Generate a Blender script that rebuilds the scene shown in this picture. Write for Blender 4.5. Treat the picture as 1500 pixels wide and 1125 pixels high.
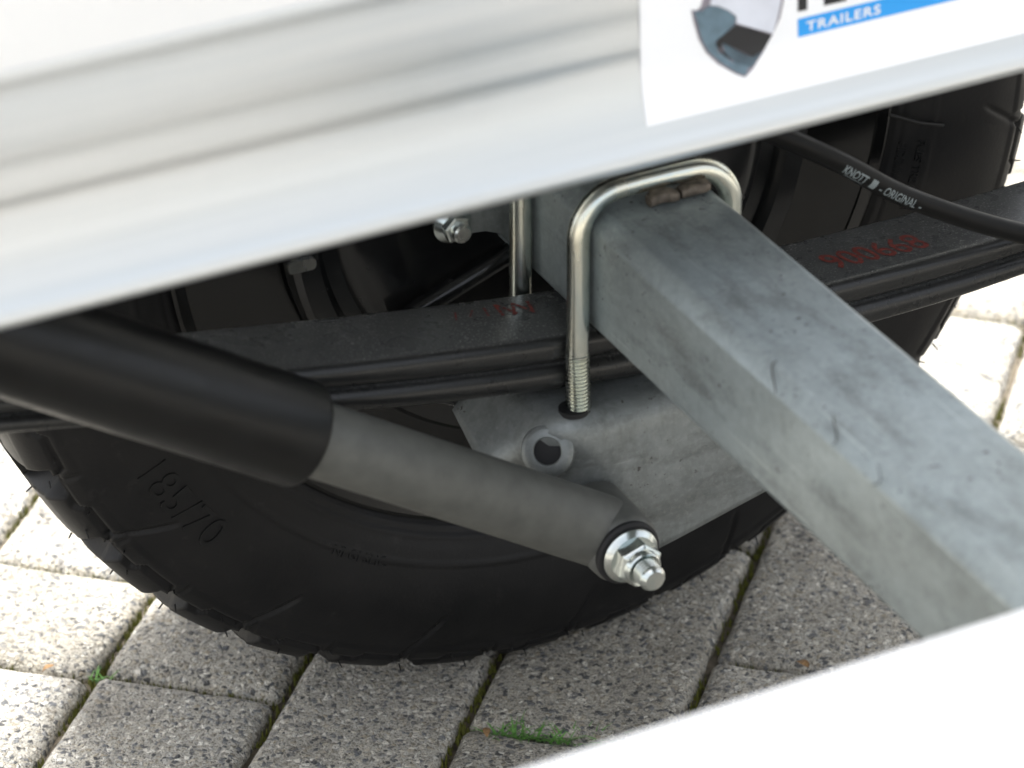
import bpy, bmesh, math, random
import numpy as np
from mathutils import Vector, Matrix, noise

random.seed(7); np.random.seed(7)
S = bpy.context.scene
for o in list(bpy.data.objects):
    bpy.data.objects.remove(o)
COL = S.collection
GZ = 312.0                                   # axle centre stands 312 mm above the paving; all lengths below in mm


def V(x, y, z):
    return (x / 1000.0, y / 1000.0, (z + GZ) / 1000.0)


# ------------------------------------------------------------------ camera
yaw, pit, rol = 0.4373, 0.5339, -0.0333
Fv = Vector((math.sin(yaw) * math.cos(pit), math.cos(yaw) * math.cos(pit), -math.sin(pit)))
R0 = Vector((math.cos(yaw), -math.sin(yaw), 0)); U0 = R0.cross(Fv)
Rv = R0 * math.cos(rol) + U0 * math.sin(rol); Uv = -R0 * math.sin(rol) + U0 * math.cos(rol)
cd = bpy.data.cameras.new('camera'); cam = bpy.data.objects.new('camera', cd); COL.objects.link(cam)
M = Matrix.Identity(4)
for i in range(3):
    M[i][0] = Rv[i]; M[i][1] = Uv[i]; M[i][2] = -Fv[i]
cx, cy, cz = V(-715.1, -1358.35, 839.1)
M[0][3], M[1][3], M[2][3] = cx, cy, cz
cam.matrix_world = M
cd.sensor_fit = 'HORIZONTAL'; cd.sensor_width = 36.0; cd.lens = 5203.9 / 1500 * 36
cd.clip_start = 0.05; cd.clip_end = 500
cd.dof.use_dof = True; cd.dof.focus_distance = 1.865; cd.dof.aperture_fstop = 8.0
S.camera = cam

# ------------------------------------------------------------------ world, sun, exposure
SUN_EL, SUN_AZ = math.radians(72), math.radians(-15)      # azimuth from +Y towards +X
w = bpy.data.worlds.new('World'); S.world = w; w.use_nodes = True
wn = w.node_tree.nodes; wl = w.node_tree.links; wn.clear()
sky = wn.new('ShaderNodeTexSky'); sky.sky_type = 'NISHITA'; sky.sun_disc = False
sky.sun_elevation = SUN_EL; sky.sun_rotation = SUN_AZ
sky.air_density = 1.0; sky.dust_density = 4.0; sky.ozone_density = 0.6
hs = wn.new('ShaderNodeHueSaturation'); hs.inputs['Saturation'].default_value = 0.28
bg = wn.new('ShaderNodeBackground'); bg.inputs['Strength'].default_value = 0.15
wo = wn.new('ShaderNodeOutputWorld')
wl.new(sky.outputs[0], hs.inputs['Color']); wl.new(hs.outputs[0], bg.inputs['Color']); wl.new(bg.outputs[0], wo.inputs['Surface'])
sd = bpy.data.lights.new('sun', 'SUN'); sd.energy = 3.2; sd.angle = math.radians(13); sd.color = (1.0, 0.99, 0.975)
sun = bpy.data.objects.new('sun', sd); COL.objects.link(sun)
sdir = Vector((math.sin(SUN_AZ) * math.cos(SUN_EL), math.cos(SUN_AZ) * math.cos(SUN_EL), math.sin(SUN_EL)))
sun.rotation_euler = sdir.to_track_quat('Z', 'Y').to_euler(); sun.location = (0, 3, 4)
S.view_settings.view_transform = 'Standard'; S.view_settings.look = 'None'
S.view_settings.gamma = 1; S.view_settings.use_curve_mapping = False
S.view_settings.exposure = 1.5
S.render.engine = 'CYCLES'
S.cycles.max_bounces = 8

# ------------------------------------------------------------------ materials


class N:
    def __init__(s, name):
        s.m = bpy.data.materials.new(name); s.m.use_nodes = True
        s.t = s.m.node_tree; s.n = s.t.nodes; s.l = s.t.links
        s.b = s.n['Principled BSDF']
        tc = s.n.new('ShaderNodeTexCoord'); s.co = tc.outputs['Object']

    def __call__(s, typ, **kw):
        n = s.n.new('ShaderNode' + typ)
        for k, v in kw.items():
            if k.startswith('i_'):
                n.inputs[k[2:].replace('_', ' ')].default_value = v
            else:
                setattr(n, k, v)
        return n

    def link(s, a, b):
        s.l.new(a, b)

    def noise(s, scale, detail=4, rough=0.55, vec=None, stretch=None):
        n = s('TexNoise'); n.inputs['Scale'].default_value = scale
        n.inputs['Detail'].default_value = detail; n.inputs['Roughness'].default_value = rough
        src = vec or s.co
        if stretch:
            mp = s('Mapping'); mp.inputs['Scale'].default_value = stretch; s.link(src, mp.inputs['Vector']); src = mp.outputs[0]
        s.link(src, n.inputs['Vector']); return n.outputs['Fac']

    def ramp(s, fac, stops):
        r = s('ValToRGB'); e = r.color_ramp.elements
        while len(e) < len(stops):
            e.new(0.5)
        for i, (p, c) in enumerate(stops):
            e[i].position = p; e[i].color = (c, c, c, 1) if not hasattr(c, '__len__') else (*c, 1)
        s.link(fac, r.inputs['Fac']); return r.outputs['Color']

    def mix(s, fac, a, b, mode='MIX'):
        m = s('Mix', data_type='RGBA', blend_type=mode)
        for v, i in ((fac, 0), (a, 6), (b, 7)):
            if hasattr(v, 'is_output'):
                s.link(v, m.inputs[i])
            elif i == 0:
                m.inputs[0].default_value = v
            else:
                m.inputs[i].default_value = (*v, 1)
        return m.outputs[2]

    def bump(s, h, strength=0.3, dist=0.001, prev=None):
        b = s('Bump'); b.inputs['Strength'].default_value = strength; b.inputs['Distance'].default_value = dist
        s.link(h, b.inputs['Height'])
        if prev:
            s.link(prev, b.inputs['Normal'])
        return b.outputs[0]

    def out(s, color=None, rough=None, metal=None, normal=None, **kw):
        for v, k in ((color, 'Base Color'), (rough, 'Roughness'), (metal, 'Metallic'), (normal, 'Normal')):
            if v is None:
                continue
            if hasattr(v, 'is_output'):
                s.link(v, s.b.inputs[k])
            else:
                s.b.inputs[k].default_value = (*v, 1) if k == 'Base Color' else v
        for k, v in kw.items():
            s.b.inputs[k].default_value = v
        return s.m


def plain(name, c, rough=0.5, metal=0.0, nscale=0, namp=0.15):
    m = N(name)
    if nscale:
        f = m.noise(nscale)
        c = m.mix(m.ramp(f, [(0.3, 0.0), (0.7, 1.0)]), tuple(v * (1 - namp) for v in c), tuple(min(1, v * (1 + namp)) for v in c))
    return m.out(c, rough, metal)


def mat_galv(name, tint=(1, 1, 1), along=(1, 1, 1), bright=1.0, metal=0.55):
    m = N(name)
    t = lambda v, k=(1, 1, 1): tuple(v * bright * p * q for p, q in zip(tint, k))
    wide = m.noise(16, 4, 0.55, stretch=along); streak = m.noise(48, 6, 0.6, stretch=along); fine = m.noise(420, 4, 0.6)
    col = m.mix(m.ramp(wide, [(0.36, 0.0), (0.66, 1.0)]), t(0.215), t(0.285, (0.96, 1.0, 1.05)))
    col = m.mix(m.ramp(streak, [(0.42, 0.0), (0.70, 0.55)]), col, t(0.36, (0.98, 1.0, 1.03)))
    col = m.mix(m.ramp(streak, [(0.30, 0.75), (0.45, 0.0)]), col, t(0.13))
    dia = m.noise(30, 6, 0.68, stretch=(1.6, 0.7, 0.5))
    col = m.mix(m.ramp(dia, [(0.54, 0.0), (0.70, 0.5)]), col, t(0.12, (1.0, 1.0, 0.97)))
    vo = m('TexVoronoi', feature='F1'); vo.inputs['Scale'].default_value = 230; m.link(m.co, vo.inputs['Vector'])
    sv = m('SeparateColor', mode='HSV'); m.link(vo.outputs['Color'], sv.inputs[0])
    col = m.mix(1.0, col, m.ramp(sv.outputs[0], [(0.0, 0.93), (0.5, 1.0), (1.0, 1.07)]), 'MULTIPLY')
    col = m.mix(m.ramp(fine, [(0.5, 0.0), (0.78, 0.4)]), col, t(0.42))
    # fine drawn scratches
    scr = m.noise(300, 2, 0.5, stretch=tuple(1.0 if k == 1 else k * 0.12 for k in along))
    col = m.mix(m.ramp(scr, [(0.70, 0.0), (0.74, 0.35)]), col, t(0.5))
    sp = m.noise(260, 3, 0.6); big = m.noise(24, 3, 0.6)
    mul = m('Math', operation='MULTIPLY'); m.link(m.ramp(sp, [(0.64, 0.0), (0.67, 1.0)]), mul.inputs[0]); m.link(m.ramp(big, [(0.49, 0.0), (0.57, 0.9)]), mul.inputs[1])
    col = m.mix(mul.outputs[0], col, (0.055, 0.05, 0.045))
    r = m.ramp(streak, [(0.3, 0.52), (0.7, 0.36)])
    nb = m.bump(fine, 0.18, 0.0005); nb = m.bump(streak, 0.3, 0.0016, nb)
    return m.out(col, r, metal, nb)


def mat_black(name, rough=0.35, base=0.012, speck=0.0, orange=0.15, spec=0.4):
    m = N(name)
    a = m.noise(60, 5); col = m.mix(a, (base * 0.7,) * 3, (base * 1.38, base * 1.45, base * 1.5))
    if speck:
        b = m.noise(900, 2, 0.5); c = m.noise(30, 3)
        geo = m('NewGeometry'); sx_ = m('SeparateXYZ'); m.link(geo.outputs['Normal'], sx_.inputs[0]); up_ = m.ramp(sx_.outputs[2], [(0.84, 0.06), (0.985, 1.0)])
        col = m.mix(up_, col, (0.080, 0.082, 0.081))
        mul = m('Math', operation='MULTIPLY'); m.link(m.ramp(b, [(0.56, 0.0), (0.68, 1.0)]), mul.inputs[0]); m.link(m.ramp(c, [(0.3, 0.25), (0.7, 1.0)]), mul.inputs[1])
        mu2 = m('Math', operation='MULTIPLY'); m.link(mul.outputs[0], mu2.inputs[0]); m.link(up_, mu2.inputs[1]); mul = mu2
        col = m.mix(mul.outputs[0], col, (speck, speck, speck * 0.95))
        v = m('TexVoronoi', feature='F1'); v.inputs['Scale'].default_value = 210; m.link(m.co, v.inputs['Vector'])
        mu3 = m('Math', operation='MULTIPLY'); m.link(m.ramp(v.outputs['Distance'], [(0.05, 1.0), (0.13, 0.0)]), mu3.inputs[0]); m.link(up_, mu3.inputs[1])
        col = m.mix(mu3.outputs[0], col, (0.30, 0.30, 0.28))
    nb = m.bump(m.noise(700, 2), orange, 0.0004)
    return m.out(col, m.ramp(a, [(0.3, rough * 0.85), (0.7, min(1, rough * 1.25))]), 0.0, nb, **{'Specular IOR Level': spec})


def mat_rubber():
    m = N('tyre_rubber')
    a = m.noise(26, 5); b = m.noise(500, 3)
    col = m.mix(m.ramp(a, [(0.35, 0.0), (0.7, 1.0)]), (0.005, 0.005, 0.0056), (0.0095, 0.009, 0.009))
    d = m.noise(90, 6, 0.7)
    col = m.mix(m.ramp(d, [(0.6, 0.0), (0.78, 0.35)]), col, (0.05, 0.048, 0.046))
    geo = m('NewGeometry')
    col = m.mix(m.ramp(geo.outputs['Pointiness'], [(0.53, 0.0), (0.62, 0.28)]), col, (0.05, 0.048, 0.045))
    return m.out(col, m.ramp(a, [(0.3, 0.42), (0.7, 0.6)]), 0.0, m.bump(b, 0.25, 0.0004), **{'Specular IOR Level': 0.3})


def mat_zinc(name='zinc_plate', warm=True):
    m = N(name)
    a = m.noise(70, 4, stretch=(1, 1, 0.25))
    col = m.mix(m.ramp(a, [(0.35, 0.0), (0.65, 1.0)]), (0.55, 0.61, 0.60), (0.70, 0.685, 0.58) if warm else (0.72, 0.72, 0.68))
    return m.out(col, m.ramp(a, [(0.3, 0.2), (0.7, 0.3)]), 1.0, m.bump(m.noise(300, 3), 0.08, 0.0004))


def mat_alu():
    m = N('brushed_aluminium')
    a = m.noise(160, 3, 0.5, stretch=(0.015, 1, 1)); b = m.noise(40, 3, 0.5, stretch=(0.05, 1, 1))
    col = m.mix(m.ramp(a, [(0.3, 0.0), (0.7, 1.0)]), (0.61, 0.635, 0.655), (0.68, 0.70, 0.715))
    col = m.mix(m.ramp(b, [(0.4, 0.0), (0.7, 0.5)]), col, (0.56, 0.61, 0.65))
    return m.out(col, m.ramp(a, [(0.3, 0.29), (0.7, 0.36)]), 0.95, m.bump(a, 0.1, 0.0004))


def mat_paver(name, scale=1.0):
    m = N(name)
    oi = m('ObjectInfo')
    vm = m('VectorMath', operation='MULTIPLY_ADD'); m.link(oi.outputs['Random'], vm.inputs[0]); vm.inputs[1].default_value = (3.1, 5.7, 1.3); m.link(m.co, vm.inputs[2])
    co = vm.outputs[0]
    wob = m('TexNoise'); wob.inputs['Scale'].default_value = 260; m.link(co, wob.inputs['Vector'])
    co2 = m.mix(0.003, co, wob.outputs['Color'], 'LINEAR_LIGHT')

    def vor(sc, feat='F1'):
        v = m('TexVoronoi', feature=feat); v.inputs['Scale'].default_value = sc; m.link(co2, v.inputs['Vector']); return v
    v1 = vor(300); v2 = vor(620)
    cement = m.mix(m.noise(40, 4, vec=co), (0.30, 0.282, 0.245), (0.43, 0.405, 0.355))
    hsv = m('SeparateColor', mode='HSV'); m.link(v1.outputs['Color'], hsv.inputs[0])
    stone = m.ramp(hsv.outputs[0], [(0.0, (0.06, 0.06, 0.06)), (0.2, (0.17, 0.175, 0.18)), (0.36, (0.43, 0.385, 0.31)), (0.5, (0.62, 0.60, 0.54)), (0.64, (0.10, 0.105, 0.115)), (0.8, (0.33, 0.29, 0.22)), (1.0, (0.74, 0.71, 0.64))])
    hs2 = m('SeparateColor', mode='HSV'); m.link(v2.outputs['Color'], hs2.inputs[0])
    fine = m.ramp(hs2.outputs[0], [(0.0, (0.10, 0.10, 0.095)), (0.4, (0.34, 0.31, 0.25)), (0.7, (0.56, 0.53, 0.46)), (1.0, (0.19, 0.19, 0.185))])
    col = m.mix(m.ramp(v2.outputs['Distance'], [(0.35, 0.85), (0.6, 0.0)]), cement, fine)
    pick = m('Math', operation='GREATER_THAN'); m.link(hsv.outputs[2], pick.inputs[0]); pick.inputs[1].default_value = 0.35
    msk = m('Math', operation='MULTIPLY'); m.link(pick.outputs[0], msk.inputs[0]); m.link(m.ramp(v1.outputs['Distance'], [(0.42, 1.0), (0.55, 0.0)]), msk.inputs[1])
    col = m.mix(msk.outputs[0], col, stone)
    pit_ = m.noise(800, 3, 0.6, vec=co)
    col = m.mix(m.ramp(pit_, [(0.34, 0.9), (0.46, 0.0)]), col, (0.06, 0.055, 0.045))
    tone = m.noise(9, 3, vec=co)
    col = m.mix(1.0, col, m.ramp(tone, [(0.3, 1.10), (0.7, 1.42)]), 'MULTIPLY')
    col = m.mix(1.0, col, m.ramp(oi.outputs['Random'], [(0.0, (0.84, 0.83, 0.80)), (0.5, (1.0, 0.99, 0.97)), (1.0, (1.1, 1.1, 1.1))]), 'MULTIPLY')
    stain = m.noise(16, 5, 0.65, vec=co)
    col = m.mix(m.ramp(stain, [(0.52, 0.0), (0.74, 0.45)]), col, (0.13, 0.115, 0.09))
    h = m('Math', operation='MULTIPLY'); m.link(m.ramp(v1.outputs['Distance'], [(0.0, 1.0), (0.6, 0.0)]), h.inputs[0]); m.link(pick.outputs[0], h.inputs[1])
    nb = m.bump(h.outputs[0], 0.8, 0.0016); nb = m.bump(m.ramp(v2.outputs['Distance'], [(0.0, 1.0), (0.6, 0.0)]), 0.6, 0.0009, nb); nb = m.bump(pit_, 0.5, 0.001, nb)
    return m.out(col, 0.9, 0.0, nb)


MAT = dict(
    galv=mat_galv('galvanised_steel', (0.905, 1.0, 0.985), (1, 0.3, 1), 1.3, 0.5),
    galv2=mat_galv('galvanised_plate', (0.97, 1.02, 0.98), (0.4, 1, 1), 0.8, 0.4),
    zinc=mat_zinc(), zincw=mat_zinc('zinc_bright', False),
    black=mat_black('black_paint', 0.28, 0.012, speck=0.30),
    gloss=mat_black('black_gloss', 0.14, 0.004, orange=0.03, spec=0.5),
    sleeve=mat_black('black_plastic', 0.34, 0.004, orange=0.05, spec=0.32),
    cable=mat_black('cable_sheath', 0.4, 0.004, spec=0.15, orange=0.05),
    drum=mat_black('drum_paint', 0.22, 0.010, orange=0.05, spec=0.5),
    moulded=mat_black('moulded_rubber', 0.5, 0.008, orange=0.1, spec=0.28),
    rubber=mat_rubber(), alu=mat_alu(), paver=mat_paver('exposed_aggregate'),
    grey=plain('grey_paint', (0.082, 0.084, 0.077), 0.5, 0.0, 90, 0.16),
    bush=plain('bush_and_hole_black', (0.008, 0.008, 0.009), 0.7),  # also blackens the discs that paint shade in the plate's holes
    white=plain('white_paint', (0.86, 0.86, 0.85), 0.4, 0, 8, 0.015),
    vinyl=plain('white_vinyl', (0.88, 0.88, 0.88), 0.5),
    blue=plain('blue_print', (0.02, 0.33, 0.80), 0.5), ink=plain('black_print', (0.01, 0.01, 0.012), 0.5),
    slate=plain('slate_print', (0.11, 0.17, 0.21), 0.5, 0, 120, 0.3), lav=plain('silver_print', (0.66, 0.68, 0.74), 0.5, 0, 60, 0.08),
    edge=plain('grey_print', (0.25, 0.22, 0.25), 0.5), dslate=plain('dark_slate_print', (0.06, 0.095, 0.12), 0.5, 0, 120, 0.35),
    red=plain('red_print', (0.22, 0.04, 0.03), 0.6, 0, 300, 0.4), print=plain('pale_print', (0.19, 0.22, 0.225), 0.6),
    rust=plain('rusty_steel', (0.14, 0.115, 0.09), 0.6, 0.4, 220, 0.6),
    soil=plain('joint_soil', (0.12, 0.10, 0.072), 0.95, 0, 200, 0.5),
    moss=plain('moss', (0.12, 0.125, 0.018), 0.9, 0, 300, 0.45),
    grass=plain('grass_blade', (0.13, 0.30, 0.06), 0.6, 0, 60, 0.3),
    hair=plain('dark_fibre', (0.03, 0.027, 0.024), 0.7),
    litter=plain('dry_leaf', (0.24, 0.14, 0.06), 0.8, 0, 100, 0.4),
)

# ------------------------------------------------------------------ mesh helpers (mm in, metres out)


class MB:
    def __init__(s):
        s.v = []; s.f = []; s.mi = []

    def add(s, vs, fs, mi=0):
        o = len(s.v); s.v += [tuple(map(float, v)) for v in vs]
        s.f += [tuple(i + o for i in f) for f in fs]; s.mi += [mi] * len(fs)

    def loft(s, loops, close=True, caps=True, mi=0, ring=False):
        n = len(loops[0]); vs = [p for l in loops for p in l]; fs = []
        m = len(loops)
        for a in range(m if ring else m - 1):
            b = (a + 1) % m
            for i in range(n if close else n - 1):
                j = (i + 1) % n
                fs.append((a * n + i, a * n + j, b * n + j, b * n + i))
        if caps and close and not ring:
            fs.append(tuple(reversed(range(n)))); fs.append(tuple((m - 1) * n + i for i in range(n)))
        s.add(vs, fs, mi)

    def tube(s, pts, r, seg=24, caps=True, mi=0):
        pts = [Vector(p) for p in pts]; rr = r if hasattr(r, '__len__') else [r] * len(pts)
        loops = []; up = None
        for i, p in enumerate(pts):
            t = (pts[min(i + 1, len(pts) - 1)] - pts[max(i - 1, 0)]).normalized()
            if up is None:
                up = Vector((0, 1, 0)) if abs(t.y) < 0.8 else Vector((0, 0, 1))
            up = (up - t * up.dot(t)).normalized(); sd_ = t.cross(up)
            loops.append([p + (up * math.cos(a) + sd_ * math.sin(a)) * rr[i] for a in [2 * math.pi * k / seg for k in range(seg)]])
        s.loft(loops, True, caps, mi)

    def lathe(s, c, axis, prof, seg=48, mi=0, a0=0.0, jit=None):   # prof: (distance along axis, radius)
        ax = Vector(axis).normalized(); u = ax.orthogonal().normalized(); v_ = ax.cross(u); c = Vector(c)
        s.loft([[c + ax * d + (u * math.cos(a) + v_ * math.sin(a)) * r for a in [a0 + 2 * math.pi * k / seg for k in range(seg)]] for d, r in prof], True, True, mi)

    def build(s, name, mat, parent=None, smooth=True, angle=40, kind=None, label=None):
        me = bpy.data.meshes.new(name); me.from_pydata([V(*p) for p in s.v], [], s.f)
        mats = mat if isinstance(mat, (list, tuple)) else [mat]
        for m in mats:
            me.materials.append(MAT[m])
        me.polygons.foreach_set('material_index', s.mi)
        bm = bmesh.new(); bm.from_mesh(me); bmesh.ops.recalc_face_normals(bm, faces=bm.faces); bm.to_mesh(me); bm.free()
        if smooth:
            me.polygons.foreach_set('use_smooth', [True] * len(me.polygons)); me.set_sharp_from_angle(angle=math.radians(angle))
        o = bpy.data.objects.new(name, me); COL.objects.link(o)
        if parent:
            o.parent = parent
        if kind:
            o['kind'] = kind
        if label:
            o['label'] = label
        return o


def empty(name, parent=None, label=None):
    o = bpy.data.objects.new(name, None); o.empty_display_size = 0.05; COL.objects.link(o)
    if parent:
        o.parent = parent
    if label:
        o['label'] = label
    return o


def rrect(w_, h_, r, n=6):                   # rounded rectangle outline, centred
    pts = []
    for cx_, cy_, a in ((w_ / 2 - r, h_ / 2 - r, 0), (-w_ / 2 + r, h_ / 2 - r, 90), (-w_ / 2 + r, -h_ / 2 + r, 180), (w_ / 2 - r, -h_ / 2 + r, 270)):
        for k in range(n + 1):
            t = math.radians(a + 90 * k / n); pts.append((cx_ + r * math.cos(t), cy_ + r * math.sin(t)))
    return pts


def text2d(txt, size, spacing=1.0, bold=0.0, res=4, shear=0, fine=0):
    c = bpy.data.curves.new('glyphs', 'FONT'); c.body = txt; c.size = size; c.space_character = spacing
    c.offset = bold; c.resolution_u = res; c.fill_mode = 'BOTH'; c.shear = shear
    o = bpy.data.objects.new('glyphs', c); COL.objects.link(o)
    bpy.context.view_layer.update()
    me = bpy.data.meshes.new_from_object(o.evaluated_get(bpy.context.evaluated_depsgraph_get()))
    bm = bmesh.new(); bm.from_mesh(me)
    bmesh.ops.triangulate(bm, faces=bm.faces)
    if fine:
        bmesh.ops.subdivide_edges(bm, edges=bm.edges, cuts=fine, use_grid_fill=True); bmesh.ops.triangulate(bm, faces=bm.faces)
    bm.verts.index_update()
    vs = [(v.co.x, v.co.y) for v in bm.verts]; fs = [tuple(v.index for v in f.verts) for f in bm.faces]
    bm.free(); bpy.data.objects.remove(o); bpy.data.meshes.remove(me); bpy.data.curves.remove(c)
    return vs, fs


def smoothstep(a, b, x):
    t = np.clip((x - a) / (b - a), 0, 1); return t * t * (3 - 2 * t)


# ================================================================== the paving
ground = MB()
B = 1300
ring = []
R_ = 30000
ground.add([(-R_, -R_, -GZ - 9), (R_, -R_, -GZ - 9), (R_, R_, -GZ - 9), (-R_, R_, -GZ - 9)], [(0, 1, 2, 3)])
paving = ground.build('pavement', 'soil', smooth=False); paving['kind'] = 'structure'
yard = MB(); vs = []
ca, sa = math.cos(math.radians(-42.5)), math.sin(math.radians(-42.5))
e1 = (ca, sa); e2 = (-sa, ca)


def uv(u, v, z=-GZ):
    return (u * e1[0] + v * e2[0], u * e1[1] + v * e2[1], z)


US = [-1211, -1101, -991, -881, -771, -661, -551, -441, -331, -222, -117.5, 0.5, 111, 221, 331, 441, 551, 661, 771, 881, 991]
V0, V1 = -900, 1000
inner = [uv(US[0], V0), uv(US[-1], V0), uv(US[-1], V1), uv(US[0], V1)]
outer = [uv(-R_, -R_), uv(R_, -R_), uv(R_, R_), uv(-R_, R_)]
yard.add(inner + outer, [(0, 1, 5, 4), (1, 2, 6, 5), (2, 3, 7, 6), (3, 0, 4, 7)])
yo = yard.build('yard', 'paver', smooth=False); yo['kind'] = 'structure'

offs = {-331: 15, -441: 10, -222: 120, -117.5: 18, 0.5: 113}       # where a cross joint falls in each row
half = {(-441, 0): True, (-331, 1): True}


def paver_mesh(L, Wd, seed):
    rnd = random.Random(seed); mb = MB()
    base = []
    n_s, n_l = 9, 16
    w2, l2 = Wd / 2 - 1.3, L / 2 - 1.3
    r = 5.0
    out = []
    for k in range(n_l):
        out.append((-w2, -l2 + r + (2 * l2 - 2 * r) * k / (n_l - 1)))
    for k in range(1, 4):
        t = math.pi - math.pi / 2 * k / 4; out.append((-w2 + r + r * math.cos(t), l2 - r + r * math.sin(t)))
    for k in range(n_s):
        out.append((-w2 + r + (2 * w2 - 2 * r) * k / (n_s - 1), l2))
    for k in range(1, 4):
        t = math.pi / 2 - math.pi / 2 * k / 4; out.append((w2 - r + r * math.cos(t), l2 - r + r * math.sin(t)))
    for k in range(n_l):
        out.append((w2, l2 - r - (2 * l2 - 2 * r) * k / (n_l - 1)))
    for k in range(1, 4):
        t = -math.pi / 2 * k / 4; out.append((w2 - r + r * math.cos(t), -l2 + r + r * math.sin(t)))
    for k in range(n_s):
        out.append((w2 - r - (2 * w2 - 2 * r) * k / (n_s - 1), -l2))
    for k in range(1, 4):
        t = -math.pi / 2 - math.pi / 2 * k / 4; out.append((-w2 + r + r * math.cos(t), -l2 + r + r * math.sin(t)))
    loops = []
    for inset, z, j in ((0, -30, 0.5), (0, -9, 0.8), (0.8, -5.5, 0.8), (2.8, -2.3, 0.8), (6.0, -0.6, 0.6), (10, 0, 0.2), (22, 0.25, 0.2)):
        lp = []
        for i, (x, y) in enumerate(out):
            q = noise.noise(Vector((x * 0.05 + seed * 3.7, y * 0.05, z * 0.02))) * 1.6 * j + rnd.uniform(-.45, .45) * j
            fx = 1 - (inset + q) / w2; fy = 1 - (inset + q) / l2
            lp.append((x * fx, y * fy, z + rnd.uniform(-.25, .25) * j))
        loops.append(lp)
    mb.loft(loops, True, True)
    me = bpy.data.meshes.new('paver'); me.from_pydata([(a / 1000, b / 1000, c / 1000) for a, b, c in mb.v], [], mb.f)
    me.materials.append(MAT['paver'])
    bm = bmesh.new(); bm.from_mesh(me); bmesh.ops.recalc_face_normals(bm, faces=bm.faces); bm.to_mesh(me); bm.free()
    me.polygons.foreach_set('use_smooth', [True] * len(me.polygons)); me.set_sharp_from_angle(angle=math.radians(55))
    return me


LONG = [paver_mesh(210, 108, k) for k in range(4)]; SHORT = [paver_mesh(104, 108, 10 + k) for k in range(3)]
rp = random.Random(3); joints = []
for k in range(len(US) - 1):
    u0, u1 = US[k], US[k + 1]
    start = offs.get(u0, rp.choice([15, 65, 118, 170]) + rp.uniform(-4, 4))
    v = start - 210 * math.ceil((start - V0) / 210) + 0
    while v < V1:
        ln = 210
        opts = [(v, 210)]
        if u0 == -441 and abs(v - 10) < 2:
            opts = [(v, 98), (v + 98, 112)]
        for vv, ll in opts:
            me = rp.choice(LONG if ll == 210 else SHORT)
            o = bpy.data.objects.new('paver', me); COL.objects.link(o); o.parent = paving
            cu, cv = (u0 + u1) / 2, vv + ll / 2
            x, y, z = uv(cu, cv)
            o.location = V(x, y, z + rp.uniform(-1.2, 0.0))
            o.rotation_euler = (rp.uniform(-.006, .006), rp.uniform(-.006, .006), math.radians(-42.5) + rp.uniform(-.006, .006) + (math.pi if rp.random() < .5 else 0))
            o.scale = ((u1 - u0) / 109.0, ll / (210 if ll == 210 else 104), 1)
            joints.append(('v', u0, vv, vv + ll)); joints.append(('u', vv, u0, u1))
        v += 210

# ================================================================== the trailer
T = empty('trailer')
T['label'] = 'trailer underside with galvanised axle, leaf spring, shock absorber and black wheel'
T['category'] = 'trailer'

# ---- axle beam
ax = MB(); loops = []; sec = []
for q in range(4):                           # drawn tube: each corner a shallow arc between two tight bends
    for a in (0, 1.5, 3, 4.5, 6, 8, 11, 16, 28, 45, 62, 74, 79, 82, 84, 85.5, 87, 88.5, 90):
        t = math.radians(a + 90 * q); cxq, cyq = ((25, 25), (-25, 25), (-25, -25), (25, -25))[q]
        rr0 = (10.0 ** -24 + (8.75 / math.cos(math.radians(a - 45))) ** -24) ** (-1 / 24.0)
        sec.append((cxq + rr0 * math.cos(t), cyq + rr0 * math.sin(t)))
ys = [-560] + list(range(-540, 100, 20)) + [108]
for y in ys:
    loops.append([(x, y, z) for x, z in sec])
ax.loft(loops)
axle = ax.build('axle_beam', 'galv', T, angle=60, label='square galvanised steel axle beam running towards the viewer')
for (y, n_, r_, a_off, a_len) in ((-170, 1, 0.4, 0, 80), (-222, 2, 0.38, 10, 66), (-260, 3, 0.28, 30, 60)):
    pts = []
    for k in range(12):                      # dark fibre lying across the rounded upper edge
        a = math.radians(90 + a_off + a_len * k / 11 * 1.0); d = 9.4
        pts.append((-26 + d * math.cos(a), y + 5 * math.sin(k * 0.35 + n_) - k * 0.5, 26 + d * math.sin(a)))
    b = MB(); b.tube(pts, [r_ * (0.4 + 0.6 * math.sin(math.pi * (k + .5) / 12)) for k in range(12)], 6)
    b.build('fibre', 'hair', axle)

# ---- U-bolts (zinc plated), each with threaded ends


def ubolt(yc, label, top=46.0):
    e = empty('u_bolt', T, label)
    R = 23.0; X = 42.0
    pts = [(-44.0, yc, -41), (-43.6, yc, -30), (-42.6, yc, -5), (-42.2, yc, 12)]
    for k in range(13):
        a = math.pi - math.pi / 2 * k / 12; pts.append((-X + R + R * math.cos(a), yc, top - R + R * math.sin(a)))
    pts += [(-8, yc, top + .3), (8, yc, top + .3)]
    for k in range(13):
        a = math.pi / 2 - math.pi / 2 * k / 12; pts.append((X - R + R * math.cos(a), yc, top - R + R * math.sin(a)))
    pts += [(X, yc, 5), (X, yc, -20), (X, yc, -50)]
    b = MB(); b.tube(pts, 5.7, 28); b.build('rod', 'zinc', e, angle=80)
    for sx, x0, x1 in ((-1, -44.3, -44.8), (1, X, X)):
        prof = []; z = 0.0; k = 0
        while z < 56:
            prof += [(z, 4.9), (z + 0.9, 6.25), (z + 1.15, 6.25)]; z += 2.05
        prof.append((56, 5.0))
        b = MB(); b.lathe((x0 + (0.4 if sx < 0 else 0), yc, -39), (0, 0, -1), [(-2.0, 5.72)] + prof, 28); b.build('thread', 'zinc', e, angle=25)
    return e


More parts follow.
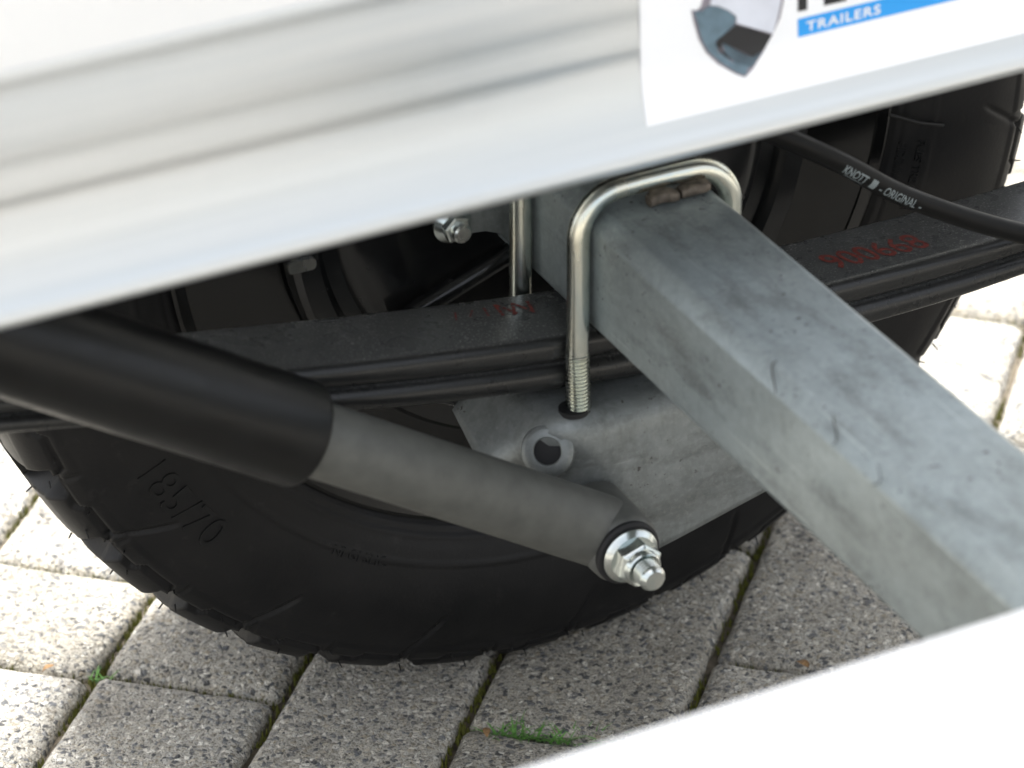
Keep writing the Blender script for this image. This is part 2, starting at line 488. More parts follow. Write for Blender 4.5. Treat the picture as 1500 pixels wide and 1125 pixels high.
ubolt(0.0, 'nearer zinc plated U-bolt over the axle', 46.0)
ubolt(64.0, 'farther zinc plated U-bolt behind the axle, partly hidden by the rail', 46.0)
for (x0, x1, y, zt) in ((-7, 8, -6.5, 0), (10.5, 25.5, -5.5, 0)):
    b = MB(); lp = []
    for k, s_ in enumerate((0.75, 0.95, 1.0, 1.0, 0.95, 0.75)):
        q = k / 5
        lp.append([(x0 + (x1 - x0) * q, y + a * s_ + 1.2 * math.sin(q * 5), 38.4 + c * s_ + 0.8 * math.sin(q * 4 + x0)) for a, c in rrect(9, 6.4, 2.4, 4)])
    b.loft(lp); b.build('locating_tab', 'rust', axle, label='small rusty steel tab under the U-bolt')

# ---- leaf spring
spring = empty('leaf_spring', T, 'black painted leaf spring clamped under the axle')
KX = [-520, -400, -337, -233, -144, -80, -44, 0, 50, 103, 178, 254, 330, 420, 560]
KZ = [58, 28, 15.5, -4.5, -19.5, -29.0, -33.8, -38.5, -42.8, -45.2, -46.2, -45.0, -40, -29, -5]


def sp(x, off=0):
    return float(np.interp(x, KXs, KZs)) + off


KXs = np.linspace(-520, 560, 217)
_z = np.interp(KXs, KX, KZ); ker = np.hanning(15); ker /= ker.sum()
KZs = np.convolve(np.pad(_z, 7, mode='reflect', reflect_type='odd'), ker, mode='valid')


def leaf(xa, xb, zoff_fn, th_fn, rad=6.0, w_=54, yc=33, end=0):
    b = MB(); loops = []
    xs = np.linspace(xa, xb, int((xb - xa) / 8))
    for i, x in enumerate(xs):
        th = th_fn(x); zc = sp(x) + zoff_fn(x) - th / 2
        # rolled bar: flat top and bottom, rounded edges with a fine lip
        r = min(rad, th / 2 - .05)
        sh = 1.0
        if end:
            d = min(x - xa, xb - x)
            sh = 1 - 0.25 * max(0, 1 - d / 30)
        loops.append([(x, yc + a * sh, zc + c) for a, c in rrect(w_, th, r, 6)])
    b.loft(loops)
    return b.build('leaf', 'black', spring, angle=60)


tpr = lambda t0, t1: (lambda x: t1 + (t0 - t1) * math.exp(-((x - 20) / 240.0) ** 4))
th1 = tpr(15.2, 10.5); th2 = tpr(15.0, 9.5)
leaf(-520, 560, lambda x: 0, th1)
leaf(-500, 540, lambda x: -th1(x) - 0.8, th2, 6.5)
b = MB(); b.loft([[(x, 33 + a, sp(0) - 31.6 - 3.2 + c) for a, c in rrect(54, 3.2, 1.0, 3)] for x in (-46, 46)])


def on_spring(vs, fs, x0, y0, ang, name, mat, lift=0.25, drop=0.0, seed=1):
    rr = random.Random(seed); b = MB(); c_, s_ = math.cos(ang), math.sin(ang)
    pv = [(x0 + a * c_ - q * s_, y0 + a * s_ + q * c_) for a, q in vs]
    keep = [f for f in fs if rr.random() > drop]
    b.add([(x, y, sp(x) + lift) for x, y in pv], keep)
    return b.build(name, mat, spring, smooth=False)


vs, fs = text2d('900668', 24, 1.0, 0.28, 3, fine=3); k_ = 57.0 / max(v[0] for v in vs); vs = [(a * k_ - q * 0.25, q) for a, q in vs]
on_spring(vs, fs, 116, 20.5, -0.02, 'stamped_digits', 'red', drop=0.12)
rr = random.Random(11)
b = MB()                                     # worn red strokes of a second marking, no longer legible
for (x, y, a, L_, wd) in [(-66, 43, 1.5, 13, 1.6), (-62, 43, 2.1, 14, 1.6), (-58, 42.5, 1.2, 14, 1.8), (-53.5, 43, 2.1, 14, 1.8), (-49, 42, 1.4, 13, 1.6), (-73, 43, 1.4, 10, 1.2), (-81, 43, 1.0, 8, 1.0), (-90, 42, 1.2, 9, 0.9)]:
    dx, dy = math.cos(a) * L_ / 2, math.sin(a) * L_ / 2; nx, ny = -math.sin(a) * wd / 2, math.cos(a) * wd / 2
    for q in range(4):
        t0, t1 = -1 + q * .5, -1 + q * .5 + rr.uniform(.25, .5)
        P4 = [(x + dx * t0 + nx, y + dy * t0 + ny), (x + dx * t1 + nx, y + dy * t1 + ny), (x + dx * t1 - nx, y + dy * t1 - ny), (x + dx * t0 - nx, y + dy * t0 - ny)]
        b.add([(X_, Y_, sp(X_) + .25) for X_, Y_ in P4], [(0, 1, 2, 3)])
b.build('worn_marking', 'red', spring, smooth=False)

# ---- clamp plate under the spring with shock absorber lug
key = [[(-84.5, 60, -93.5), (-66, 60, -73), (0, 60, -73), (78, 60, -73)],
       [(-88, 20, -104), (-57, -8, -73.5), (0, -8, -74), (78, -8, -74)],
       [(-66, -4, -122), (-22, -13, -121), (15, -13, -116), (74, -13, -112)],
       [(-52, -13, -142), (-28, -13, -162), (3, -13, -155), (74, -13, -137)]]
K = np.array(key, float); nsub = 9
rows, cols = K.shape[:2]
G = np.zeros(((rows - 1) * nsub + 1, (cols - 1) * nsub + 1, 3))
for i in range(G.shape[0]):
    for j in range(G.shape[1]):
        a, b_ = min(i // nsub, rows - 2), min(j // nsub, cols - 2); s_, t_ = i / nsub - a, j / nsub - b_
        G[i, j] = (1 - s_) * (1 - t_) * K[a, b_] + (1 - s_) * t_ * K[a, b_ + 1] + s_ * (1 - t_) * K[a + 1, b_] + s_ * t_ * K[a + 1, b_ + 1]
for _ in range(4):
    H_ = G.copy(); H_[1:-1, 1:-1] = (G[:-2, 1:-1] + G[2:, 1:-1] + G[1:-1, :-2] + G[1:-1, 2:]) / 4; G = 0.5 * G + 0.5 * H_
b = MB(); nr, nc = G.shape[:2]
b.add(G.reshape(-1, 3), [(i * nc + j, i * nc + j + 1, (i + 1) * nc + j + 1, (i + 1) * nc + j) for i in range(nr - 1) for j in range(nc - 1)])
plate = b.build('clamp_plate', 'galv2', T, angle=75, label='folded galvanised clamp plate under the leaf spring')
sm = plate.modifiers.new('thickness', 'SOLIDIFY'); sm.thickness = 0.005; sm.offset = 0
bv = None
# boss with a hole on the lug
bc = Vector((-66.0, -8.0, -86.5)); bn = Vector((-0.45, -0.78, 0.43)).normalized()
b = MB(); b.lathe(bc - bn * 12, bn, [(0, 14.0), (8, 13.0), (8.9, 11.8), (9.4, 11.0), (9.5, 7.5), (9.0, 6.9), (3, 6.9), (2.9, 0.02)], 40)
BOSS = (b, bc, bn)
b.build('boss', 'galv2', plate, angle=35)
b = MB(); b.lathe(bc - bn * 9.0, bn, [(0, 6.8), (4.2, 6.8)], 32); b.build('bore_shade', 'bush', plate)  # dark disc put in for the shade inside the hole
# black disc round the threaded rod, painting the shade in its clearance hole
b = MB(); b.lathe((-46.6, 0.2, -73.0), (0, 0, 1), [(0, 7.7), (2.60, 7.7), (2.63, 4.0)], 36); b.build('bolt_hole_shade', 'bush', plate)

# ---- shock absorber
shock = empty('shock_absorber', T, 'shock absorber with black sleeve and matt grey tube')
EX, EZ, YS = -46.0, -125.0, -36.0
d_ = Vector((-math.cos(math.radians(33.3)), 0, math.sin(math.radians(33.3))))
E0 = Vector((EX, YS, EZ))
b = MB()
prof = [(-15, 9), (-13.5, 13), (-10, 16.3), (-4, 18.2), (6, 18.6), (30, 18.6), (60, 18.4), (198, 18.4)]
b.lathe(E0, d_, prof, 64)
b.build('lower_tube', 'grey', shock, angle=60)
b = MB(); b.lathe((EX, -14, EZ), (0, -1, 0), [(0, 17.5), (2, 19), (30, 19), (37, 18.6), (40, 17.0), (41, 15.4), (41.2, 13.4)], 56); b.build('eye', 'grey', shock, angle=50)
b = MB(); b.lathe((EX, -13, EZ), (0, -1, 0), [(0, 15.0), (40.6, 15.0), (40.8, 17.2), (42.8, 17.2), (43.9, 16.0), (44.0, 6)], 48); b.build('bush', 'bush', shock)
b = MB(); b.lathe(E0, d_, [(191.5, 18.45), (191.0, 24.2), (191.8, 25.4), (193.6, 25.8), (420, 25.8), (424, 20)], 72); b.build('dust_sleeve', 'sleeve', shock, angle=50)
# flange nut and bolt
b = MB(); c0 = Vector((EX, -57.2, EZ)); ay = (0, -1, 0)
b.lathe(c0, ay, [(0, 14.2), (1.4, 14.9), (2.4, 14.4), (4.2, 12.2)], 48); b.build('nut_flange', 'zincw', shock, angle=30)
b = MB(); hexp = []
for d0, rr_, ch in ((2.2, 12.3, 0), (11.4, 12.3, 0), (13.2, 10.4, 1)):
    hexp.append([(EX + rr_ * math.cos(math.radians(60 * k + 18)), -57.2 - d0, EZ + rr_ * math.sin(math.radians(60 * k + 18))) for k in range(6)])
b.loft(hexp)
nut = b.build('hex_nut', 'zincw', shock, smooth=False)
bm_ = nut.modifiers.new('edge', 'BEVEL'); bm_.width = 0.0007; bm_.segments = 2
b = MB(); b.lathe(c0, ay, [(11.5, 9.8), (15.4, 9.3), (16.2, 8.6), (15.6, 7.0)], 40); b.build('nut_collar', 'zincw', shock, angle=40)
prof = [(9, 6.2)]; z = 12.0
while z < 24.0:
    prof += [(z, 5.6), (z + .8, 6.85), (z + 1.0, 6.85)]; z += 1.8
prof += [(25.4, 6.2), (26.8, 5.0), (26.9, 0.01)]
b = MB(); b.lathe(c0, ay, prof, 36); b.build('bolt', 'zincw', shock, angle=25)

# ---- wheel: tyre and rim
wheel = empty('wheel', T, 'black steel wheel with knobbly tyre')
ctrl = [(134, 203), (127, 206), (121, 213), (115, 225), (111.5, 240), (110.5, 255), (112, 270), (115.5, 283), (120, 293), (125.5, 301), (131, 306), (138, 309.3), (150, 311.4), (170, 312.0)]
cy0 = 212.0
full = ctrl + [(cy0, 312.0)] + [(2 * cy0 - y, r) for y, r in reversed(ctrl)]
P = np.array(full, float)
seg = np.r_[0, np.cumsum(np.hypot(*np.diff(P, axis=0).T))]
# Catmull-Rom through the profile
def cr(P, n):
    Q = np.vstack([2 * P[0] - P[1], P, 2 * P[-1] - P[-2]]); out = []
    for i in range(1, len(Q) - 2):
        L_ = np.linalg.norm(Q[i + 1] - Q[i]); m_ = max(2, int(L_ / n))
        for t in np.arange(m_) / m_:
            out.append(0.5 * ((2 * Q[i]) + (-Q[i - 1] + Q[i + 1]) * t + (2 * Q[i - 1] - 5 * Q[i] + 4 * Q[i + 1] - Q[i + 2]) * t * t + (-Q[i - 1] + 3 * Q[i] - 3 * Q[i + 1] + Q[i + 2]) * t ** 3))
    out.append(P[-1]); return np.array(out)


PR = cr(P, 1.6)
NT = 1872; LUG = 36
th = np.arange(NT) / NT * 2 * math.pi
yy = PR[:, 0][None, :].repeat(NT, 0); r0 = PR[:, 1][None, :].repeat(NT, 0)
tn = np.gradient(PR, axis=0); nrm = np.stack([tn[:, 1], -tn[:, 0]], 1); nrm /= np.linalg.norm(nrm, axis=1)[:, None]
# outward normal points away from the tyre's inner centre
cen = np.array([cy0, 255.0]); sgn = np.sign(((PR - cen) * nrm).sum(1)); nrm *= sgn[:, None]
dep = np.zeros_like(yy)
for side in (0, 1):
    Y = yy if side == 0 else 2 * cy0 - yy
    ph = (th[:, None] * LUG / (2 * math.pi) + 0.5 * side) % 1.0
    near = Y < cy0
    # zigzag groove along the shoulder
    lev = 296.5 + 4.2 * (smoothstep(0.06, 0.16, ph) - smoothstep(0.56, 0.66, ph)) - 1.6
    g = np.exp(-((r0 - lev) / 1.15) ** 4) * near * (Y < 136)
    dep -= 3.2 * g
    lev2 = 289.0
    g2 = smoothstep(lev2 - 1.0, lev2 + 1.0, r0) * near * (Y < 136)
    ph3 = (th[:, None] * LUG / (2 * math.pi) + .3) % 1.0
    dep += 1.0 * g2 * (1 - np.exp(-((ph3 - 0.5) / 0.03) ** 4))
    # notches between the shoulder lugs
    wn_ = smoothstep(0.05, 0.08, ph) * (1 - smoothstep(0.40, 0.43, ph))
    zone = smoothstep(299.8, 301.2, r0) * (Y < 163) * near
    stp = np.where(ph < 0.16, 19.0, 13.0)
    dep -= stp * wn_ * zone
    # tread grooves
    for gy, wd in ((168, 3.5), (198, 4.0)):
        zz = 2.2 * np.sin(th[:, None] * LUG)
        dep -= 7.5 * np.exp(-((Y - gy - zz) / wd) ** 6) * near
    # cross cuts in the centre ribs
    ph4 = (th[:, None] * LUG / (2 * math.pi) + (Y - 170) / 60) % 1.0
    dep -= 6.0 * np.exp(-((ph4 - .5) / 0.05) ** 6) * smoothstep(170, 172, Y) * near * (r0 > 309)
    # slanting cuts running down the sidewall from the shoulder
    ph2 = (th[:, None] * (LUG / 2) / (2 * math.pi) + (r0 - 300) * 0.006) % 1.0
    dep -= 1.7 * np.exp(-((ph2 - .5) / 0.016) ** 4) * smoothstep(262, 272, r0) * (1 - smoothstep(296, 298, r0)) * near * (Y < 130)
    # fine moulded ribs near the bead
    for rr_ in (214.0, 219.0, 233.0):
        dep += 0.8 * np.exp(-((r0 - rr_) / 1.0) ** 4) * near * (Y < 130)
yN = yy + nrm[:, 0][None, :] * dep; rN = r0 + nrm[:, 1][None, :] * dep
# the contact patch is a little flattened
X_ = rN * np.cos(th)[:, None]; Z_ = rN * np.sin(th)[:, None]
Z_ = np.maximum(Z_, -311.2)
npf = PR.shape[0]
verts = np.stack([X_, yN, Z_ + GZ], -1).reshape(-1, 3) / 1000.0
ii, jj = np.meshgrid(np.arange(NT), np.arange(npf - 1), indexing='ij')
a_ = ii * npf + jj; b_ = ((ii + 1) % NT) * npf + jj
faces = np.stack([a_, b_, b_ + 1, a_ + 1], -1).reshape(-1, 4)
me = bpy.data.meshes.new('tyre'); me.vertices.add(len(verts)); me.vertices.foreach_set('co', verts.ravel())
me.loops.add(faces.size); me.loops.foreach_set('vertex_index', faces.ravel().astype(np.int32))
me.polygons.add(len(faces)); me.polygons.foreach_set('loop_start', np.arange(0, faces.size, 4, dtype=np.int32))
me.update(calc_edges=True); me.validate()
me.polygons.foreach_set('use_smooth', [True] * len(me.polygons)); me.materials.append(MAT['rubber'])
tyre = bpy.data.objects.new('tyre', me); COL.objects.link(tyre); tyre.parent = wheel
tyre['label'] = 'black rubber tyre with lugs along its shoulder'


def side_y(r):
    return float(np.interp(r, PR[:npf // 2, 1], PR[:npf // 2, 0]))


def on_tyre(txt, size, rc, ang, name, thick=0.7, flip=False, spacing=1.0, bold=0.0):
    vs, fs = text2d(txt, size, spacing, bold, 3)
    wtot = max(v[0] for v in vs); b = MB()

    def pt(a, q, lift):
        if flip:                             # read with the foot of each letter towards the hub
            r = rc + q; t = ang - (a - wtot / 2) / rc
        else:
            r = rc - q; t = ang + (a - wtot / 2) / rc
        return (r * math.cos(t), side_y(r) - lift, r * math.sin(t))
    n = len(vs)
    ed = {}
    for f in fs:
        for k in range(3):
            e = (f[k], f[(k + 1) % 3]); ed[e] = 1
    rim_ = [e for e in ed if (e[1], e[0]) not in ed]
    b.add([pt(a, q, thick) for a, q in vs] + [pt(a, q, -0.6) for a, q in vs], list(fs) + [(i, j, j + n, i + n) for i, j in rim_])
    return b.build(name, 'moulded', wheel, smooth=False)


on_tyre('185/70', 25, 266, math.radians(212), 'moulded_size', 0.9)
on_tyre('NI GI SLIC', 8, 213 + 24, math.radians(239), 'moulded_text', 0.7)
on_tyre('PLIES TREAD NI', 6, 226, math.radians(-15), 'moulded_text', 0.8, True)
on_tyre('SIDEWALL NI', 6, 216.5, math.radians(-15), 'moulded_text', 0.8, True)

b = MB(); rr = random.Random(5)              # rubber vent hairs standing off the shoulder and tread edge
for k in range(150):
    a = 2 * math.pi * (k + rr.uniform(-.2, .2)) / 150
    r, y = ((303.5, 127), (311.5, 150), (296, 121))[k % 3]
    dr, dy = ((2.0, -5), (4.6, 1), (1, -4.5))[k % 3]
    r2, y2 = r + dr * rr.uniform(.6, 1.1), y + dy * rr.uniform(.6, 1.1); a2 = a + rr.uniform(-.008, .008)
    if r2 * math.sin(a2) < -309:
        continue
    b.tube([(r * math.cos(a), y, r * math.sin(a)), (r2 * math.cos(a2), y2, r2 * math.sin(a2))], [0.55, 0.35], 5)
b.build('vent_hairs', 'rubber', wheel, kind='stuff')
b = MB()
for (p0, p1) in (((205, 116, -19.5), (236, 110.5, -31)),):
    b.tube([p0, ((p0[0] + p1[0]) / 2, 109.8, (p0[2] + p1[2]) / 2 - .3), p1], 1.0, 8)
b.build('mould_flash', 'rubber', wheel)

b = MB()
b.lathe((0, 0, 0), (0, 1, 0), [(123.5, 208), (121.5, 210.5), (121.0, 208.5), (122.5, 203), (126, 200.5), (132, 196), (137, 193), (146, 191.5), (149, 190), (152, 187.5), (158, 184), (161, 181.5), (176, 178), (182, 172), (187, 164), (196, 160), (214, 158.5), (220, 161), (232, 168), (250, 172), (258, 168), (262, 150), (256, 120), (250, 110), (246, 60), (246, 0.1)], 180)
b.build('rim', 'gloss', wheel, angle=28)
for yq, rq in ((127.0, 200.2), (149.8, 189.6), (160.6, 181.9), (183.5, 170.6)):   # rolled edges of the rim steps
    b = MB(); b.loft([[((rq - 0.2 + 1.3 * math.cos(c)) * math.cos(t), yq + 1.3 * math.sin(c), (rq - 0.2 + 1.3 * math.cos(c)) * math.sin(t)) for c in [2 * math.pi * k / 10 for k in range(10)]] for t in [2 * math.pi * k / 180 for k in range(180)]], ring=True)
    b.build('rim_edge', 'gloss', wheel, angle=180)
# brake drum and backing plate seen through the rim
b = MB()
b.lathe((0, 0, 0), (0, 1, 0), [(108, 0.1), (108, 84), (104, 92), (104, 112), (108, 120), (112, 124), (112, 132), (108, 134.5), (105.5, 136.5), (105.5, 147), (109, 150), (119, 151), (124, 146), (128, 144), (190, 142), (206, 128), (246, 126)], 120)
b.build('brake_drum', 'drum', wheel, angle=30, label='glossy black brake drum inside the wheel')
b = MB(); b.tube([(-100, 96, -57), (-86, 96, -51), (-37, 96, -33), (-10, 97, -24)], [5.2, 5.6, 5.6, 5.6], 20)
b.build('brake_lever', 'drum', wheel)
# clip on the drum that catches the light
b = MB(); b.loft([[(-146 + a, 102 + k * 1.5, -13 + c) for a, c in rrect(15, 6.5, 2.4, 4)] for k in range(3)]); b.build('adjuster_clip', 'zincw', wheel)
# bracket and flange nut
b = MB(); br = [(-76, -4), (-62, -12), (-49, -13.5), (-41, -17), (-29, -33), (-18, -46), (-18, 40), (-76, 40)]
b.loft([[(x, y, z) for x, z in br] for y in (92, 98)]); o = b.build('brake_bracket', 'galv2', T, smooth=False, label='galvanised bracket plate behind the farther U-bolt')
b = MB(); b.lathe((-68, 92, -4), (0, -1, 0), [(0, 10.5), (1.6, 10.5), (3, 9), (4.5, 7)], 40); b.build('nut_flange', 'zincw', o, angle=30)
b = MB(); b.lathe((-68, 92, -4), (0, -1, 0), [(4, 7.6), (9, 7.6), (10, 6.6), (10, 5)], 6); b.build('hex_nut', 'zincw', o, smooth=False)
b = MB(); b.lathe((-68, 92, -4), (0, -1, 0), [(8, 5), (14, 5), (15, 4), (15, .01)], 28); b.build('bolt', 'zincw', o, angle=30)

# ---- brake cable with printed lettering
kp = [(-30, -8, 108), (10, -12, 90), (53.4, -18, 66), (92, -20, 40.5), (128, -20, 13.5), (169, -20, -11.0), (203, -20, -28.5), (250, -22, -50), (330, -26, -84)]
cp = cr(np.array(kp, float), 4.0)
b = MB(); b.tube([tuple(q) for q in cp], 5.4, 64); cable = b.build('brake_cable', 'cable', T, label='black brake cable with pale printed lettering')
cl = np.r_[0, np.cumsum(np.linalg.norm(np.diff(cp, axis=0), axis=1))]


def cable_at(s):
    p_ = np.array([np.interp(s, cl, cp[:, k]) for k in range(3)]); q_ = np.array([np.interp(s + 1, cl, cp[:, k]) for k in range(3)])
    t = Vector(q_ - p_).normalized(); return Vector(p_), t


s0 = float(np.interp(92.5, cp[:, 0], cl))
view = Vector((-0.37, -0.78, 0.50))


def on_cable(txt, size, s_at, q0, wd, spacing=1.0, bold=0.0):
    vs, fs = text2d(txt, size, spacing, bold, 3, fine=3); b = MB(); out = []
    k = wd / max(v[0] for v in vs)
    for a, q in vs:
        a *= k
        p_, t = cable_at(s_at + a); n = (view - t * view.dot(t)).normalized(); u = n.cross(t)
        if u.z < 0:
            u = -u
        ang = (q + q0) / 5.4
        out.append(p_ + (n * math.cos(ang) + u * math.sin(ang)) * 5.52)
    b.add(out, fs); return b.build('printed_text', 'print', cable, smooth=False)


on_cable('KNOTT', 6.4, s0, -4.6, 16.5, 1.0, 0.16)
on_cable('III', 7.4, s0 + 19.0, -5.0, 4.2, 0.8, 0.16)
on_cable('-', 6.4, s0 + 26.0, -4.6, 1.8, 1.0, 0.1)
on_cable('ORIGINAL', 6.6, s0 + 29.5, -4.6, 22.5, 1.0, 0.08)
on_cable('-', 6.4, s0 + 54.0, -4.6, 1.8, 1.0, 0.1)
bb = MB(); out = []
for k in range(9):
    for q in (-6.0, -5.5):
        p_, t = cable_at(s0 + 3 + k * 1.6); n = (view - t * view.dot(t)).normalized(); u = n.cross(t)
        u = -u if u.z < 0 else u
        ang = q / 5.4; out.append(p_ + (n * math.cos(ang) + u * math.sin(ang)) * 5.48)
bb.add(out, [(2 * k, 2 * k + 2, 2 * k + 3, 2 * k + 1) for k in range(8)]); bb.build('printed_line', 'print', cable, smooth=False)

# ---- aluminium chassis rail with sticker
# outline of the visible face from top to bottom: (y, z)
face = [(-88.6, 223.5), (-89.8, 222.6), (-90, 221), (-90, 217.5), (-89.88, 216), (-89.6, 213.5), (-89.5, 211), (-89.52, 207), (-90, 193), (-90, 185), (-89.9, 183), (-89.68, 180), (-89.6, 177), (-89.7, 173),
        (-90, 168), (-90, 165), (-89.88, 163.6), (-89.58, 161), (-89.52, 159), (-89.65, 157), (-90, 154), (-90.5, 149), (-91.6, 143), (-93.0, 137), (-94.7, 131), (-96.5, 125), (-98.4, 119), (-100.0, 114.8), (-100.2, 112.2), (-99.0, 110.0), (-96.4, 108.9), (-92, 108.6)]
back = [(-40, 108.6), (-40, 112), (-84, 112), (-84, 219), (-40, 219), (-40, 223.5)]
b = MB(); pr_ = face + back
b.loft([[(x, y, z) for y, z in pr_] for x in (-900, -300, 300, 900)])
rail = b.build('chassis_rail', 'alu', T, angle=50, label='pale aluminium chassis rail carrying a white sticker')
fz = np.array([f[1] for f in face[::-1]]); fy = np.array([f[0] for f in face[::-1]])


def rail_y(z):
    return float(np.interp(z, fz, np.where(fz > 150, -90.0, fy)))


def sheet(polys, name, mats, parent, lift):  # thin print lying on the rail's face
    b = MB()
    for pts, mi in polys:
        bm = bmesh.new(); bm.faces.new([bm.verts.new((x, z, 0)) for x, z in pts])
        bmesh.ops.triangulate(bm, faces=bm.faces)
        bmesh.ops.subdivide_edges(bm, edges=bm.edges, cuts=5, use_grid_fill=True); bmesh.ops.triangulate(bm, faces=bm.faces)
        bm.verts.index_update()
        b.add([(v.co.x, rail_y(v.co.y) - lift, v.co.y) for v in bm.verts], [tuple(v.index for v in f.verts) for f in bm.faces], mi); bm.free()
    return b.build(name, mats, parent, smooth=False)


zs = [206, 154, 149, 143, 137, 131, 128.5]
b = MB(); n = len(zs)
b.add([(x, rail_y(z) - 0.25, z) for x in (-54.2, 420) for z in zs], [(k, k + 1, n + k + 1, n + k) for k in range(n - 1)])
st = b.build('sticker', 'vinyl', rail, smooth=True)
OUT = [(-28.6, 177.8), (-27.4, 171.5), (-24.8, 162.4), (-21.1, 155.1), (-15.2, 148.3), (-6.9, 142.0), (-2.4, 139.5), (2.1, 142.4), (8.0, 149.0), (13.3, 156.5), (16.9, 163.5), (18.7, 171.7), (19.8, 180.1), (12, 188), (-4.2, 191.0), (-18, 188), (-21.8, 185.1), (-23.7, 178.5), (-25.5, 176.8)]
SL = [(-25.5, 176.8), (-23.7, 176.3), (-19.6, 177.9), (-15.2, 176.6), (-10.0, 173.2), (-6.3, 169.6), (-7.0, 165.8), (-11.5, 162.9), (-16.7, 159.8), (-15.2, 154.4), (-8.5, 148.2), (-0.2, 144.4), (-2.4, 140.6), (-7.0, 143.1), (-14.4, 149.2), (-20.4, 156.0), (-23.7, 162.8), (-25.9, 171.2), (-27.4, 176.5)]
DK = [(-6.3, 165.6), (1.9, 161.9), (12.5, 156.3), (8.0, 150.1), (2.0, 148.2), (-4.7, 152.7), (-13.0, 158.2), (-13.7, 155.5), (-8.5, 148.9), (-12.2, 151.6), (-16.7, 158.4), (-15.2, 160.9), (-10.7, 163.1)]
LT = [(-19.6, 178.3), (-18.2, 182.2), (-17.4, 188.3), (10, 187), (17.5, 180.6), (17.0, 172.1), (15.4, 164.6), (12.9, 156.9), (1.9, 162.3), (-5.9, 166.3), (-5.9, 169.8), (-10.0, 173.6), (-15.2, 176.9)]
D2 = [(-13.3, 158.7), (-4.7, 152.3), (2.0, 147.9), (8.0, 149.7), (2.1, 143.9), (-2.4, 142.8), (-7.7, 148.3), (-11.5, 152.8)]
sheet([(OUT, 0)], 'emblem_outline', ['edge'], rail, 0.4)
sheet([(SL, 0), (DK, 1), (LT, 2)], 'emblem', ['slate', 'ink', 'lav'], rail, 1.0)
sheet([(D2, 0)], 'emblem_lower', ['dslate'], rail, 0.7)  # dark slate print in the lower part of the emblem
sheet([([(26.0, 160.8), (170, 160.8), (170, 151.6), (26.3, 151.8)], 0)], 'blue_band', ['blue'], rail, 0.45)
sheet([([(26.0, 164.5), (30.9, 164.3), (30.9, 176), (25.9, 176)], 0), ([(39.6, 164.4), (51.5, 164.2), (51.5, 167.4), (44, 167.6), (44, 176), (39.6, 176)], 0)], 'black_lettering', ['ink'], rail, 0.45)
vs, fs = text2d('TRAILERS', 6.6, 1.15, 0.12)
wt = max(v[0] for v in vs); k_ = 39.0 / wt
b = MB(); b.add([(30.5 + a * k_, -90.65, 153.9 + q) for a, q in vs], fs); b.build('white_lettering', 'vinyl', rail, smooth=False)

# ---- unseen slab added above the wheel to shade the paving and parts below
b = MB(); pts = rrect(440, 24, 3, 3); b.loft([[(x, 148 + a, 352 + c) for a, c in pts] for x in (-1100, 1100)])
b.build('shade_platform', 'alu', T, angle=40)

# ---- white side panel standing on the rail, white frame beam in front
b = MB(); pts = rrect(14, 2100, 0.6, 3); b.loft([[(x, -84.4 + a, 222.9 + 1050.0 + c) for a, c in pts] for x in (-900, 900)])  # panel's unseen upper height is added to shade the axle and ground
b.build('side_panel', 'white', T, label='white side panel above the aluminium rail, extended upwards out of view for shade')
b = MB(); pts = rrect(110, 26, 2, 4); b.loft([[(x, -417.0 - 55 + a, 64 - 13 + c) for a, c in pts] for x in (-900, 900)])
b.build('frame_beam', 'white', T, label='white frame beam across the lower right corner')

# ================================================================== moss, grass and litter in the joints
rm = random.Random(21); mb = MB()


def clump(x, y, r, h, z=-GZ - 6):
    n = 5; top = (x + rm.uniform(-.3, .3) * r, y + rm.uniform(-.3, .3) * r, z + h)
    ring_ = [(x + r * rm.uniform(.6, 1.1) * math.cos(2 * math.pi * k / n), y + r * rm.uniform(.6, 1.1) * math.sin(2 * math.pi * k / n), z) for k in range(n)]
    mb.add(ring_ + [top], [(k, (k + 1) % n, n) for k in range(n)])


for kind, a, lo, hi in joints:
    for _ in range(int((hi - lo) / 1.1)):
        t = rm.uniform(lo, hi)
        x, y, _z = uv(a + rm.gauss(0, 1.3), t) if kind == 'v' else uv(t, a + rm.gauss(0, 1.3))
        if abs(x) > 520 or abs(y) > 620:
            continue
        d = noise.noise(Vector((x * .02, y * .02, 3.3)))
        if d < -0.2 or rm.random() > 0.6 + d:
            continue
        clump(x, y, rm.uniform(.6, 1.7), rm.uniform(3.0, 7.5), -GZ - 9.5)
o = mb.build('moss', 'moss', smooth=False, kind='stuff'); o['label'] = 'yellow-green moss growing in the joints between the pavers'; o['category'] = 'moss'


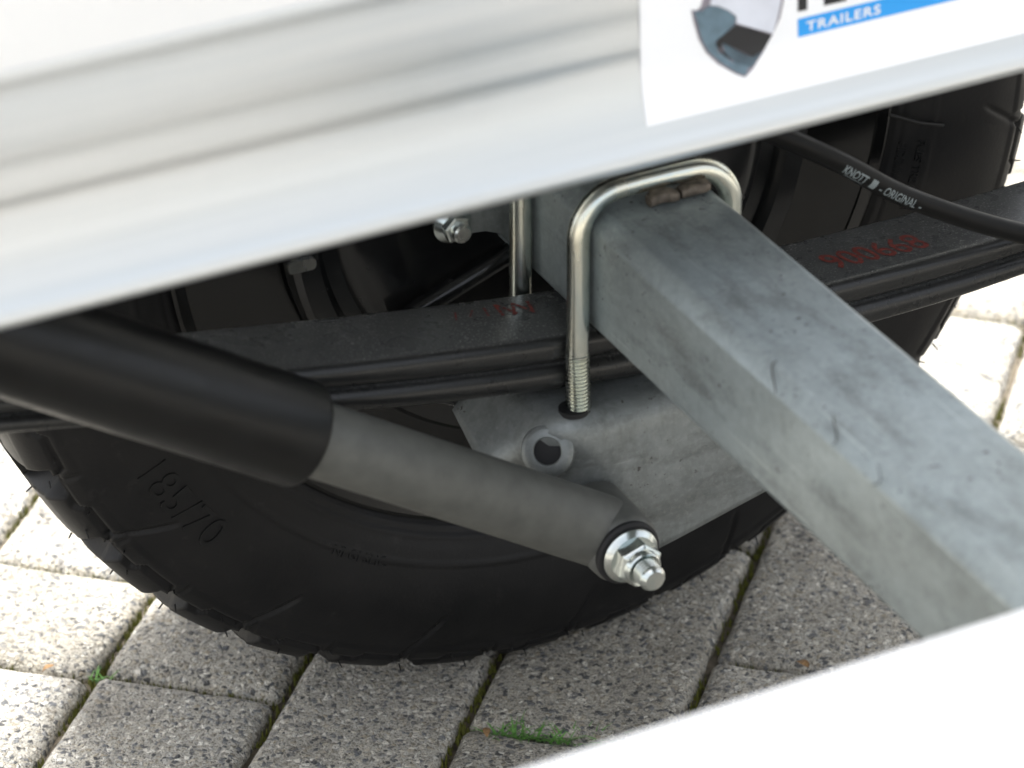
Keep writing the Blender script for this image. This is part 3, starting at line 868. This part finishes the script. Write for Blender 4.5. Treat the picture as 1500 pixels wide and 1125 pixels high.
def tuft(x0, y0, x1, y1, n, hmax, label):
    b = MB()
    for _ in range(n):
        t = rm.random(); x, y = x0 + (x1 - x0) * t + rm.gauss(0, 1.5), y0 + (y1 - y0) * t + rm.gauss(0, 1.5)
        a = rm.uniform(0, 2 * math.pi); L_ = rm.uniform(.5, 1) * hmax; wv = rm.uniform(.5, 1.0)
        px_, py_ = -math.sin(a) * wv, math.cos(a) * wv; pts = []
        for k in range(4):
            q = k / 3; rad = L_ * q * 0.9; z = -GZ - 6 + L_ * (q * 0.9 - 0.45 * q * q); ww = 1 - q * .95
            pts += [(x + math.cos(a) * rad + px_ * ww, y + math.sin(a) * rad + py_ * ww, z), (x + math.cos(a) * rad - px_ * ww, y + math.sin(a) * rad - py_ * ww, z)]
        b.add(pts, [(2 * k, 2 * k + 1, 2 * k + 3, 2 * k + 2) for k in range(3)])
    o = b.build('grass_tuft', 'grass', smooth=False); o['label'] = label; o['category'] = 'grass'; o['group'] = 'grass in the paving joints'; return o


tuft(-62, 79, -8, 40, 110, 17, 'green grass tuft in the joint below the tyre, beside the white beam')
tuft(-240, 236, -228, 226, 14, 10, 'small grass sprig at the joint crossing near the lower left corner')
tuft(-262, 372, -250, 360, 16, 12, 'grass sprig at the left edge beside the sunlit paving')
for (x, y, a, label) in ((-258, 250, .4, 'dry leaf scrap in the joint at the left edge'), (-66, 78, 1.3, 'dry leaf scrap beside the green grass tuft'), (118, 52, 2.0, 'dry leaf scrap in the joint beside the white beam')):
    b = MB(); pts = []
    for k in range(6):
        q = k / 5; ww = 2.2 * math.sin(math.pi * min(.98, q * .9 + .08)); cx_, cy_ = x + 9 * (q - .5) * math.cos(a), y + 9 * (q - .5) * math.sin(a)
        pts += [(cx_ - math.sin(a) * ww, cy_ + math.cos(a) * ww, -GZ - 1.5 + 2 * math.sin(q * 3)), (cx_ + math.sin(a) * ww, cy_ - math.cos(a) * ww, -GZ - 0.5 + 1.5 * math.sin(q * 3 + .6))]
    b.add(pts, [(2 * k, 2 * k + 1, 2 * k + 3, 2 * k + 2) for k in range(5)])
    o = b.build('dry_leaf', 'litter', smooth=False); o['label'] = label; o['category'] = 'leaf'; o['group'] = 'leaf litter'
